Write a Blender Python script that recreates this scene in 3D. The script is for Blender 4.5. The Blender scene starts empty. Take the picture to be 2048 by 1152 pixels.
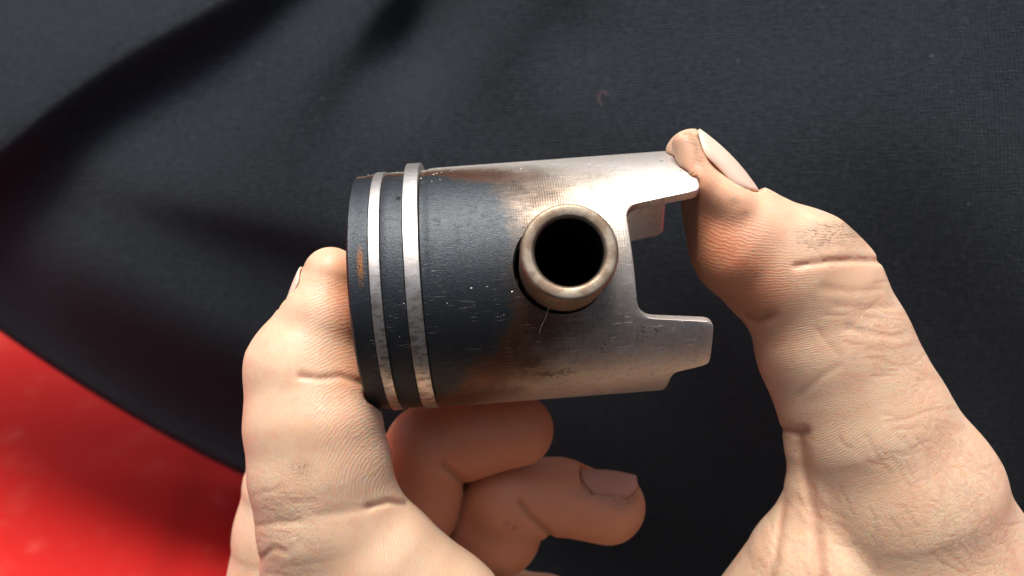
import bpy, bmesh, math, random
import numpy as np
from mathutils import Vector, Matrix

random.seed(7); rng = np.random.default_rng(7)
S = bpy.context.scene
COL = S.collection
MM = 0.001
F = 1763.0            # focal length of the phone camera in photo pixels (2048 wide)

# ------------------------------------------------------------------ camera
PITCH = math.radians(40)                       # looking down by this much
fwd = Vector((0, math.cos(PITCH), -math.sin(PITCH)))
up = Vector((0, math.sin(PITCH), math.cos(PITCH)))
right = Vector((1, 0, 0))
CAM_H = 0.280
R3 = Matrix((right, up, -fwd)).transposed()    # camera axes as columns
M_CAM = Matrix.Translation((0, 0, CAM_H)) @ R3.to_4x4()
cam = bpy.data.cameras.new('camera')
cam_o = bpy.data.objects.new('camera', cam); COL.objects.link(cam_o)
cam_o.matrix_world = M_CAM
cam.sensor_width = 36; cam.lens = 36 * F / 2048
cam.clip_start = 0.005; cam.clip_end = 50
cam.dof.use_dof = True; cam.dof.focus_distance = 0.134; cam.dof.aperture_fstop = 18
S.camera = cam_o

# ------------------------------------------------------------------ sky and sun
sun_cam = Vector((-0.10, 0.87, 0.46)).normalized()        # towards the light, in camera axes
sun_dir = (R3 @ sun_cam).normalized()
elev = math.asin(sun_dir.z); azim = math.atan2(sun_dir.x, sun_dir.y)
w = bpy.data.worlds.new('World'); S.world = w; w.use_nodes = True
nt = w.node_tree; nt.nodes.clear()
sky = nt.nodes.new('ShaderNodeTexSky'); sky.sky_type = 'NISHITA'; sky.sun_disc = False
sky.sun_elevation = elev; sky.sun_rotation = azim
sky.air_density = 0.8; sky.dust_density = 7.0; sky.ozone_density = 1.0
bg = nt.nodes.new('ShaderNodeBackground'); bg.inputs['Strength'].default_value = 0.05
wo = nt.nodes.new('ShaderNodeOutputWorld')
nt.links.new(sky.outputs[0], bg.inputs[0]); nt.links.new(bg.outputs[0], wo.inputs[0])
sun = bpy.data.lights.new('sun', 'SUN'); sun.energy = 1.5; sun.angle = math.radians(26); sun.color = (1, 0.95, 0.88)
sun_o = bpy.data.objects.new('sun', sun); COL.objects.link(sun_o)
sun_o.rotation_euler = (-sun_dir).to_track_quat('-Z', 'Y').to_euler()
sun_o.location = (0, 0, 2)
S.view_settings.view_transform = 'Standard'; S.view_settings.look = 'None'
S.view_settings.exposure = 1.55; S.view_settings.gamma = 1

# ------------------------------------------------------------------ helpers
def W(p):                                      # camera-space mm -> world
    return M_CAM @ (Vector(p) * MM)
def unp(px, py, d):                            # photo pixel and depth (mm) -> camera-space mm
    return np.array([(px - 1024) * d / F, (576 - py) * d / F, -d])
def tag(o, label=None, cat=None, kind=None, group=None):
    if label: o['label'] = label
    if cat: o['category'] = cat
    if kind: o['kind'] = kind
    if group: o['group'] = group
    return o
def mesh_obj(name, v, f, mat=None, parent=None, smooth=True):
    me = bpy.data.meshes.new(name); me.from_pydata([tuple(p) for p in v], [], [tuple(q) for q in f]); me.update()
    o = bpy.data.objects.new(name, me); COL.objects.link(o)
    if mat: me.materials.append(mat)
    if smooth: me.polygons.foreach_set('use_smooth', [True] * len(me.polygons))
    if parent: o.parent = parent
    return o
def apply_mods(o):
    dg = bpy.context.evaluated_depsgraph_get()
    me = bpy.data.meshes.new_from_object(o.evaluated_get(dg)); o.modifiers.clear()
    old = o.data; o.data = me; me.name = old.name

class NT:
    """tiny node builder"""
    def __init__(s, name):
        s.m = bpy.data.materials.new(name); s.m.use_nodes = True
        s.t = s.m.node_tree; s.t.nodes.clear()
        s.out = s.t.nodes.new('ShaderNodeOutputMaterial')
        s.p = s.t.nodes.new('ShaderNodeBsdfPrincipled'); s.l(s.p.outputs[0], s.out.inputs[0])
    def l(s, a, b): s.t.links.new(a, b)
    def put(s, sock, v):
        if isinstance(v, bpy.types.NodeSocket): s.l(v, sock)
        elif v is not None: sock.default_value = v
    def math(s, op, a, b=None, c=None, clamp=False):
        n = s.t.nodes.new('ShaderNodeMath'); n.operation = op; n.use_clamp = clamp
        s.put(n.inputs[0], a); s.put(n.inputs[1], b)
        if c is not None: s.put(n.inputs[2], c)
        return n.outputs[0]
    def vmath(s, op, a, b=None, scale=None):
        n = s.t.nodes.new('ShaderNodeVectorMath'); n.operation = op
        s.put(n.inputs[0], a); s.put(n.inputs[1], b)
        if scale is not None: s.put(n.inputs['Scale'], scale)
        return n.outputs[0]
    def comb(s, x, y, z):
        n = s.t.nodes.new('ShaderNodeCombineXYZ'); s.put(n.inputs[0], x); s.put(n.inputs[1], y); s.put(n.inputs[2], z); return n.outputs[0]
    def sep(s, v):
        n = s.t.nodes.new('ShaderNodeSeparateXYZ'); s.l(v, n.inputs[0]); return n.outputs
    def coord(s, which='Object'):
        return s.t.nodes.new('ShaderNodeTexCoord').outputs[which]
    def noise(s, vec, scale, detail=3, rough=0.5, dist=0.0):
        n = s.t.nodes.new('ShaderNodeTexNoise'); s.l(vec, n.inputs['Vector'])
        n.inputs['Scale'].default_value = scale; n.inputs['Detail'].default_value = detail
        n.inputs['Roughness'].default_value = rough; n.inputs['Distortion'].default_value = dist
        return n.outputs['Fac']
    def voro(s, vec, scale, feature='F1', rand=1.0):
        n = s.t.nodes.new('ShaderNodeTexVoronoi'); n.feature = feature; s.l(vec, n.inputs['Vector'])
        n.inputs['Scale'].default_value = scale; n.inputs['Randomness'].default_value = rand
        return n.outputs['Distance']
    def ramp(s, fac, stops, interp='LINEAR'):
        n = s.t.nodes.new('ShaderNodeValToRGB'); cr = n.color_ramp; cr.interpolation = interp
        s.put(n.inputs[0], fac)
        for i, (p, c) in enumerate(stops):
            e = cr.elements[i] if i < 2 else cr.elements.new(p)
            e.position = p
            if not hasattr(c, '__len__'): c = (c, c, c)
            e.color = (*c, 1)
        return n.outputs[0]
    def sstep(s, x, a, b, lo=0.0, hi=1.0):
        n = s.t.nodes.new('ShaderNodeMapRange'); n.interpolation_type = 'SMOOTHSTEP'
        s.put(n.inputs[0], x)
        for i, v in enumerate((a, b, lo, hi)): n.inputs[i + 1].default_value = v
        return n.outputs[0]
    def mix(s, fac, a, b, mode='MIX'):
        n = s.t.nodes.new('ShaderNodeMix'); n.data_type = 'RGBA'; n.blend_type = mode; n.clamp_factor = True
        s.put(n.inputs[0], fac)
        for k, v in ((6, a), (7, b)):
            if isinstance(v, bpy.types.NodeSocket): s.l(v, n.inputs[k])
            else: n.inputs[k].default_value = (*v, 1)
        return n.outputs[2]
    def attr(s, name):
        n = s.t.nodes.new('ShaderNodeAttribute'); n.attribute_name = name; return n.outputs['Fac']
    def bump(s, height, dist, strength=1.0, normal=None):
        n = s.t.nodes.new('ShaderNodeBump'); s.put(n.inputs['Height'], height)
        n.inputs['Distance'].default_value = dist; n.inputs['Strength'].default_value = strength
        if normal: s.l(normal, n.inputs['Normal'])
        return n.outputs[0]
    def set(s, **k):
        for a, v in k.items():
            s.put(s.p.inputs[a.replace('_', ' ')], (*v, 1) if isinstance(v, tuple) and len(v) == 3 and 'Radius' not in a else v)
        return s.m

def spot(n, u, v, cu, cv, ru, rv, soft=0.35):
    """soft elliptic mask around (cu,cv)"""
    a = n.math('DIVIDE', n.math('SUBTRACT', u, cu), ru); b = n.math('DIVIDE', n.math('SUBTRACT', v, cv), rv)
    d = n.math('SQRT', n.math('ADD', n.math('MULTIPLY', a, a), n.math('MULTIPLY', b, b)))
    return n.sstep(d, 1 + soft, 1 - soft)

# ------------------------------------------------------------------ materials
def mat_piston():
    n = NT('piston_aluminium')
    P = n.vmath('SCALE', n.coord(), scale=1000.0)
    x, y, z = n.sep(P)
    th = n.math('ARCTAN2', y, z)                       # 0 at the pin side
    arc = n.math('MULTIPLY', th, 20.0)
    cyl = n.comb(x, arc, 0.0)
    big = n.noise(cyl, 0.16, 4, 0.6)
    streak = n.noise(n.comb(n.math('MULTIPLY', x, 0.25), n.math('MULTIPLY', arc, 2.2), 1.3), 1.0, 4, 0.65)
    fine = n.noise(cyl, 3.5, 4, 0.7)
    # carbon boundary along the skirt
    t_up = n.math('POWER', n.math('MAXIMUM', n.math('DIVIDE', th, 0.96), 0.0), 4.5)
    t_lo = n.math('POWER', n.math('MAXIMUM', n.math('DIVIDE', th, -1.14), 0.0), 1.7)
    drop = n.math('MULTIPLY', n.math('ADD', t_up, t_lo), 12.5)
    t = n.math('SUBTRACT', x, n.math('SUBTRACT', 0.0, drop))
    t = n.math('ADD', t, n.math('MULTIPLY', n.math('SUBTRACT', big, 0.5), 11.0))
    t = n.math('ADD', t, n.math('MULTIPLY', n.math('SUBTRACT', streak, 0.5), 6.0))
    t = n.math('DIVIDE', n.math('ADD', t, 1.5), 27.0)
    # below the pin the clean metal is reached later
    col = n.ramp(t, [(0.0, (0.050, 0.058, 0.066)), (0.10, (0.078, 0.070, 0.064)), (0.22, (0.155, 0.120, 0.095)),
                     (0.38, (0.29, 0.235, 0.185)), (0.60, (0.47, 0.42, 0.355)), (1.0, (0.70, 0.66, 0.61))])
    burn = n.ramp(t, [(0.03, 0.0), (0.14, 1.0), (0.34, 0.7), (0.60, 0.0)])
    where = n.math('ADD', n.sstep(arc, 13.5, 17.5), n.sstep(arc, -3.0, -9.0))
    col = n.mix(n.math('MULTIPLY', n.math('MULTIPLY', burn, where), 0.85), col, (0.15, 0.062, 0.032))
    met = n.ramp(t, [(0.0, 0.85), (0.10, 0.8), (0.35, 0.8), (0.6, 0.85)])
    rou = n.ramp(t, [(0.0, 0.43), (0.25, 0.42), (0.8, 0.46)])
    carbon = n.ramp(t, [(0.0, 1.0), (0.2, 0.0)])
    # crown band: rougher soot with lighter worn specks
    speck = n.sstep(fine, 0.62, 0.74)
    col = n.mix(n.math('MULTIPLY', n.math('MULTIPLY', speck, carbon), 0.6), col, (0.16, 0.175, 0.19))
    dk = n.noise(cyl, 1.1, 5, 0.7)
    col = n.mix(n.math('MULTIPLY', n.sstep(dk, 0.50, 0.68), 0.5), col, n.mix(0.55, col, (0.01, 0.008, 0.006)))
    # turning marks, about 0.28 mm apart
    wv = n.math('SINE', n.math('MULTIPLY', n.math('ADD', x, n.math('MULTIPLY', n.noise(cyl, 0.5, 2), 0.25)), 2 * math.pi / 0.38))
    wv01 = n.math('MULTIPLY_ADD', wv, 0.5, 0.5)
    zone = n.ramp(t, [(0.04, 0.0), (0.2, 1.0), (0.5, 0.8), (0.8, 0.12)])
    zone = n.math('MULTIPLY', zone, n.sstep(n.noise(cyl, 0.22, 3), 0.35, 0.58))
    col = n.mix(n.math('MULTIPLY', n.math('MULTIPLY', wv01, zone), 0.65), col, n.mix(0.6, col, (0.05, 0.03, 0.02)))
    # axial scratches
    scr = n.noise(n.comb(n.math('MULTIPLY', x, 0.22), n.math('MULTIPLY', arc, 9.0), 4.0), 1.0, 2, 0.6)
    scm = n.math('MULTIPLY', n.sstep(scr, 0.62, 0.72), n.sstep(n.noise(cyl, 0.4, 2), 0.42, 0.58))
    col = n.mix(n.math('MULTIPLY', scm, 0.35), col, (0.55, 0.53, 0.5))
    # oil stain low on the skirt, dark scuffs near the tab ends, rust on the crown edge
    wob = n.math('MULTIPLY', n.math('SUBTRACT', n.noise(cyl, 0.9, 4), 0.5), 5.0)
    yy = n.math('ADD', arc, wob); xx = n.math('ADD', x, n.math('MULTIPLY', wob, 0.7))
    st = n.math('MAXIMUM', spot(n, xx, yy, 1.6, -16.6, 1.7, 0.7), spot(n, xx, yy, 5.0, -19.2, 3.4, 0.5))
    col = n.mix(n.math('MULTIPLY', st, 0.55), col, (0.09, 0.055, 0.03))
    hatch = n.sstep(n.noise(n.comb(n.math('ADD', n.math('MULTIPLY', x, 3.0), n.math('MULTIPLY', arc, 2.2)), n.math('MULTIPLY', arc, 1.0), 0.0), 1.2, 2, 0.6), 0.56, 0.62)
    sc = n.math('MAXIMUM', spot(n, x, arc, 19.0, -12.5, 3.2, 1.2, 0.6), spot(n, x, arc, 12.8, -14.5, 0.9, 1.0, 0.6))
    sc = n.math('MAXIMUM', sc, spot(n, x, arc, 26.5, 14.2, 2.2, 0.35, 0.5))
    sc = n.math('MAXIMUM', sc, spot(n, x, arc, 24.5, 17.8, 0.7, 0.3, 0.3))
    sc = n.math('MAXIMUM', sc, spot(n, x, arc, 27.6, 18.2, 1.1, 0.7, 0.6))
    col = n.mix(n.math('MULTIPLY', n.math('MULTIPLY', sc, hatch), 0.85), col, (0.05, 0.04, 0.035))
    ru = n.math('MULTIPLY', spot(n, x, arc, -22.3, 1.0, 0.45, 2.6, 0.6), n.sstep(fine, 0.45, 0.55))
    col = n.mix(ru, col, (0.30, 0.12, 0.03))
    h = n.math('ADD', n.math('MULTIPLY', fine, n.math('MULTIPLY_ADD', carbon, 0.55, 0.08)), n.math('MULTIPLY', wv01, n.math('MULTIPLY', zone, 0.22)))
    h = n.math('SUBTRACT', h, n.math('MULTIPLY', scm, 0.3))
    rou = n.math('ADD', rou, n.math('MULTIPLY', n.math('SUBTRACT', dk, 0.5), 0.25))
    return n.set(Base_Color=col, Metallic=met, Roughness=rou, Specular_IOR_Level=0.5, Normal=n.bump(h, 0.00015, 0.9))

def mat_ring():
    n = NT('ring_steel')
    P = n.vmath('SCALE', n.coord(), scale=1000.0)
    x, y, z = n.sep(P)
    arc = n.math('MULTIPLY', n.math('ARCTAN2', y, z), 20.0)
    v = n.comb(x, arc, 0.0)
    a = n.noise(n.comb(n.math('MULTIPLY', x, 0.6), n.math('MULTIPLY', arc, 1.3), 0.0), 1.0, 4, 0.62)
    b = n.noise(v, 0.55, 3, 0.6)
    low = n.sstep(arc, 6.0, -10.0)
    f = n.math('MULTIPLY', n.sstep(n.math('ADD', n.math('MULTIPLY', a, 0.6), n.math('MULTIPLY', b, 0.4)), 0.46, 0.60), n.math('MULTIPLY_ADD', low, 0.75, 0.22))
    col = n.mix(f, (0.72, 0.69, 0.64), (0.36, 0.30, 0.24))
    return n.set(Base_Color=col, Metallic=0.95, Roughness=n.math('MULTIPLY_ADD', a, 0.25, 0.25), Normal=n.bump(a, 0.00004, 0.6))

def mat_pin():
    n = NT('pin_steel')
    P = n.vmath('SCALE', n.coord(), scale=1000.0)
    x, y, z = n.sep(P)
    a = n.noise(P, 0.35, 4, 0.6); b = n.noise(P, 1.6, 4, 0.65)
    col = n.mix(n.sstep(a, 0.40, 0.62), (0.42, 0.36, 0.28), (0.27, 0.20, 0.14))
    col = n.mix(n.math('MULTIPLY', n.sstep(b, 0.55, 0.72), 0.6), col, (0.26, 0.22, 0.17))
    r = n.math('SQRT', n.math('ADD', n.math('MULTIPLY', x, x), n.math('MULTIPLY', y, y)))
    ring_d = n.sstep(n.math('ABSOLUTE', n.math('SUBTRACT', r, 5.7)), 0.25, 0.75)
    col = n.mix(n.math('MULTIPLY', ring_d, 0.45), col, (0.20, 0.145, 0.095))
    col = n.mix(n.sstep(r, 4.76, 4.70), col, (0.03, 0.032, 0.035))     # darker inside the bore
    return n.set(Base_Color=col, Metallic=0.9, Roughness=n.math('MULTIPLY_ADD', b, 0.3, 0.34), Normal=n.bump(b, 0.00004, 0.7))

def mat_skin():
    n = NT('skin')
    P = n.vmath('SCALE', n.coord(), scale=1000.0)
    ph = n.attr('ridge_phase'); amt = n.attr('ridge_amount'); wr = n.attr('wrinkle_amount'); red = n.attr('redness_and_shade'); gr = n.attr('grime')
    blotch = n.noise(P, 0.13, 3, 0.55); mid = n.noise(P, 0.7, 4, 0.6); fine = n.noise(P, 3.2, 4, 0.65)
    brk = n.noise(P, 1.3, 3, 0.6)
    php = n.math('ADD', ph, n.math('MULTIPLY', n.math('SUBTRACT', n.noise(P, 0.5, 3, 0.6), 0.5), 1.3))
    wave = n.math('MULTIPLY_ADD', n.math('SINE', n.math('MULTIPLY', php, 2 * math.pi / 0.54)), 0.5, 0.5)
    wave = n.math('MULTIPLY', n.math('POWER', wave, 1.4), n.sstep(brk, 0.33, 0.52))
    rid = n.math('MULTIPLY', wave, amt)
    warp = n.vmath('ADD', P, n.vmath('SCALE', n.comb(mid, fine, brk), scale=1.6))
    cell = n.math('MINIMUM', n.voro(warp, 0.75, 'DISTANCE_TO_EDGE'), 0.16)
    cell2 = n.math('MINIMUM', n.voro(warp, 1.7, 'DISTANCE_TO_EDGE'), 0.12)
    cells = n.math('MULTIPLY', n.math('ADD', n.math('MULTIPLY', cell, 3.4), n.math('MULTIPLY', cell2, 2.0)), wr)
    col = n.mix(n.sstep(blotch, 0.35, 0.65), (0.70, 0.505, 0.35), (0.67, 0.45, 0.305))
    col = n.mix(n.math('MULTIPLY', n.sstep(mid, 0.5, 0.7), 0.25), col, (0.62, 0.35, 0.25))
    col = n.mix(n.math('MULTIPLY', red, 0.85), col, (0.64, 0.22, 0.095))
    # pale dry crests of the friction ridges
    col = n.mix(n.math('MULTIPLY', rid, 0.20), col, (0.82, 0.64, 0.50))
    gm = n.math('MULTIPLY', gr, n.math('MULTIPLY_ADD', n.sstep(n.math('ADD', n.math('MULTIPLY', n.noise(P, 2.4, 5, 0.75), 0.8), n.math('MULTIPLY', wave, 0.15)), 0.40, 0.62), 0.65, 0.30))
    col = n.mix(gm, col, (0.13, 0.085, 0.06))
    pink = n.noise(n.vmath('ADD', P, (40.0, 11.0, 7.0)), 0.25, 5, 0.65)
    col = n.mix(n.math('MULTIPLY', n.sstep(pink, 0.52, 0.72), 0.30), col, (0.66, 0.31, 0.22))
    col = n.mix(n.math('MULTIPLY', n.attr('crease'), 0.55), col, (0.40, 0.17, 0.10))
    pore = n.sstep(n.voro(P, 1.9), 0.28, 0.10)
    col = n.mix(n.math('MULTIPLY', pore, 0.14), col, (0.45, 0.24, 0.16))
    dots = n.math('MULTIPLY', n.sstep(n.voro(P, 0.16), 0.045, 0.02), 0.6)
    col = n.mix(dots, col, (0.20, 0.11, 0.08))
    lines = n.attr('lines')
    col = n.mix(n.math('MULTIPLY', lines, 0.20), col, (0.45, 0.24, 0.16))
    h = n.math('ADD', n.math('MULTIPLY', rid, 0.38), n.math('MULTIPLY', cells, 1.1))
    h = n.math('SUBTRACT', h, n.math('MULTIPLY', lines, 0.75)); h = n.math('ADD', h, n.math('MULTIPLY', fine, 0.45)); h = n.math('ADD', h, n.math('MULTIPLY', mid, 0.6))
    return n.set(Base_Color=col, Roughness=n.math('MULTIPLY_ADD', mid, 0.2, 0.36), Subsurface_Weight=1.0,
                 Subsurface_Radius=(1.0, 0.36, 0.18), Subsurface_Scale=0.0016, Specular_IOR_Level=0.45,
                 Normal=n.bump(h, 0.00012, 0.7))

def mat_nail(k=1.0):
    n = NT('fingernail')
    P = n.vmath('SCALE', n.coord(), scale=1000.0)
    x, y, z = n.sep(P)                                   # x along the nail (0 root .. length), y across
    a = n.noise(n.comb(n.math('MULTIPLY', x, 0.3), n.math('MULTIPLY', y, 3.0), 0.0), 1.0, 2)
    t = n.attr('along')
    col = n.ramp(t, [(0.0, (0.66, 0.45, 0.37)), (0.12, (0.80, 0.53, 0.43)), (0.86, (0.82, 0.56, 0.45)), (0.92, (0.74, 0.64, 0.54)), (1.0, (0.60, 0.50, 0.38))])
    if k < 1: col = n.mix(0.8, col, (0.46, 0.17, 0.11))  # ring nail: colour darkened to offset the sky light it catches
    return n.set(Base_Color=col, Roughness=0.42, Specular_IOR_Level=0.3, Subsurface_Weight=0.6, Subsurface_Radius=(1.0, 0.4, 0.25), Subsurface_Scale=0.0012,
                 Normal=n.bump(a, 0.00004, 0.6))

def mat_cloth():
    n = NT('black_knit')
    UV = n.vmath('SCALE', n.coord('UV'), scale=1000.0)
    u, v, _ = n.sep(UV)
    soft = n.noise(UV, 0.35, 3); mid = n.noise(n.comb(n.math('MULTIPLY', u, 0.35), v, 0.0), 1.4, 4, 0.65)
    du = n.math('ADD', u, n.math('MULTIPLY', soft, 1.2)); dv = n.math('ADD', v, n.math('MULTIPLY', soft, 1.2))
    k = 2 * math.pi / 0.74
    row = n.math('SINE', n.math('MULTIPLY', dv, k))
    colm = n.math('SINE', n.math('ADD', n.math('MULTIPLY', du, k * 0.92), n.math('MULTIPLY', row, 0.5)))
    h = n.math('ADD', n.math('MULTIPLY_ADD', row, 0.5, 0.5), n.math('MULTIPLY_ADD', colm, 0.40, 0.4))
    h = n.math('ADD', h, n.math('MULTIPLY', n.noise(UV, 4.0, 3, 0.7), 0.9))
    pill = n.sstep(n.voro(UV, 0.22), 0.16, 0.05)
    lint = n.math('MULTIPLY', n.sstep(n.voro(n.vmath('ADD', UV, (13.0, 5.0, 2.0)), 0.14), 0.035, 0.015), 0.7)
    base = n.mix(n.sstep(mid, 0.35, 0.65), (0.007, 0.010, 0.013), (0.024, 0.031, 0.037))
    yarn = n.math('MULTIPLY', n.math('MULTIPLY_ADD', row, 0.5, 0.5), n.math('MULTIPLY_ADD', colm, 0.5, 0.5))
    heather = n.noise(n.comb(u, n.math('MULTIPLY', v, 1.0), 3.0), 1.1, 5, 0.8)
    base = n.mix(n.math('MULTIPLY', yarn, 0.85), base, (0.038, 0.050, 0.060))
    base = n.mix(n.math('MULTIPLY', n.sstep(heather, 0.52, 0.68), 0.55), base, (0.045, 0.054, 0.062))
    base = n.mix(n.math('MULTIPLY', n.sstep(heather, 0.48, 0.34), 0.5), base, (0.004, 0.005, 0.006))
    base = n.mix(n.math('MULTIPLY', pill, 0.25), base, (0.07, 0.075, 0.09))
    base = n.mix(lint, base, (0.30, 0.30, 0.32))
    return n.set(Base_Color=base, Roughness=0.85, Specular_IOR_Level=0.12, Sheen_Weight=0.12, Sheen_Roughness=0.45,
                 Sheen_Tint=(0.62, 0.70, 0.85), Normal=n.bump(n.math('ADD', h, n.math('MULTIPLY', mid, 1.0)), 0.00042, 1.0))

def mat_floor():
    n = NT('red_floor_paint')
    P = n.vmath('SCALE', n.coord(), scale=1000.0)
    a = n.noise(P, 0.022, 4, 0.6); b = n.noise(P, 0.06, 4, 0.6)
    x, y, z = n.sep(P)
    line = n.sstep(n.math('ABSOLUTE', n.math('ADD', n.math('ADD', x, 122.0), n.math('MULTIPLY', b, 6.0))), 9.0, 1.0)
    col = n.mix(n.sstep(a, 0.50, 0.72), (0.54, 0.012, 0.009), (0.58, 0.050, 0.035))
    col = n.mix(n.math('MULTIPLY', n.sstep(b, 0.56, 0.78), 0.4), col, (0.68, 0.12, 0.08))
    col = n.mix(n.math('MULTIPLY', line, 0.35), col, (0.36, 0.008, 0.006))
    return n.set(Base_Color=col, Roughness=0.6, Specular_IOR_Level=0.12, Normal=n.bump(b, 0.0008, 0.3))

def flat(name, col, rough=0.5, metal=0.0):
    n = NT(name)
    P = n.vmath('SCALE', n.coord(), scale=1000.0)
    c = n.mix(n.noise(P, 2.0, 2), col, tuple(k * 0.7 for k in col))
    return n.set(Base_Color=c, Roughness=rough, Metallic=metal)

# ------------------------------------------------------------------ ground: red floor
def build_floor():
    m = mat_floor()
    N = 24; L = 1.6
    v = []; f = []
    for j in range(N + 1):
        for i in range(N + 1):
            v.append((-L + 2 * L * i / N, -L + 2 * L * j / N, 0.0))
    for j in range(N):
        for i in range(N):
            a = j * (N + 1) + i; f.append((a, a + 1, a + N + 2, a + N + 1))
    o = mesh_obj('floor', v, f, m); tag(o, kind='structure')
build_floor()

# ------------------------------------------------------------------ black cloth
def cloth_depth(px, py):
    """relief of the cloth as seen by the camera: depth in mm"""
    d = 232 - 44 * np.clip((px - 500) / 1500, -0.6, 1.15)
    yc = np.clip(py, -300, 1200); d = d + 0.105 * (-0.33 * yc + 0.00066 * yc * yc) * (1 - 0.40 * np.clip((px - 1450) / 500, 0, 1))
    # big fold upper left: crest along (0,300)-(420,0), steep on its lower right side, slow rise after it
    s = ((px - 0) * 0.58 + (py - 290) * 0.81)            # >0 to the lower right of the crest
    t = (px * 0.81 - (py - 290) * 0.58)
    s = s + 14 * np.sin(t / 130.0) + 10
    step = 1 / (1 + np.exp(-(s - 66) / 25.0))
    back = 1 / (1 + np.exp(-(s - 185) / 60.0))
    d += 19 * step - 12 * back + 0.045 * np.clip(-s + 20, 0, 500)
    # shallow folds coming down from the top edge
    c2 = 770 - 0.52 * (py - 0)
    q = np.exp(-((py + 60) / 250.0) ** 2)
    u2 = px - c2
    for (x0, y0, sx, sy, A, sk) in ((560, 480, 330, 44, 2.2, 0.0), (330, 470, 200, 60, 1.0, 0.2)):
        xx = px - x0 - sk * (py - y0); yy = py - y0 - 0.22 * (px - x0) * (x0 < 600)
        d += A * np.exp(-(xx / sx) ** 2) * (1 / (1 + np.exp(-yy / (sy * 0.5)))) * (1 - 1 / (1 + np.exp(-(yy - 170) / 60.0)))
    c3 = 1080 - 0.10 * py
    for (x0, y0, cx_, sy_, L_, w_, A) in ((765, 60, 0.80, 0.60, 160, 24, 22.0), (1085, 40, 0.85, 0.53, 120, 30, 9.0), (1480, -20, 0.9, 0.44, 160, 50, 6.0), (640, 250, 0.75, 0.66, 120, 40, 5.0), (930, 200, 0.85, 0.5, 120, 45, 4.0)):
        s5 = (px - x0) * cx_ + (py - y0) * sy_; t5 = (py - y0) * cx_ - (px - x0) * sy_
        d += A / (1 + np.exp(-s5 / w_)) * (1 - 1 / (1 + np.exp(-(s5 - 5 * w_) / (1.6 * w_)))) * np.exp(-(t5 / L_) ** 2)
    # diagonal soft dip across the middle left
    s4 = (px - 250) * 0.28 - (py - 400) * 0.96
    d += 2.2 * np.tanh(-s4 / 45.0) * np.exp(-((px - 450) / 380.0) ** 2) * np.exp(-(s4 / 160.0) ** 2)
    # falls away towards the lower left edge
    e = 690 + 0.70 * px - 0.00024 * px * px - py
    d += 0.00034 * np.clip(330 - e, 0, 330) ** 2 * np.clip((1100 - px) / 500, 0, 1)
    d += 1.3 * np.sin(px / 170.0 + py / 230.0) + 0.9 * np.sin(px / 95.0 - py / 120.0)
    d = np.where(d > 255, 255 + 25 * np.tanh((d - 255) / 25.0), d)      # it settles just above the floor
    return d
def low_edge(px): return 1330 + 700 * np.clip((820 - px) / 420, 0, 1)
def edge_e(px, py):
    q = np.clip(px, -1200, 1400)
    y = 690 + 0.70 * q - 0.00024 * q * q + 0.006 * np.maximum(0, q - 600) ** 2
    return np.maximum((y - py) * 0.85, (py - low_edge(px)) * 0.85)
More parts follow.
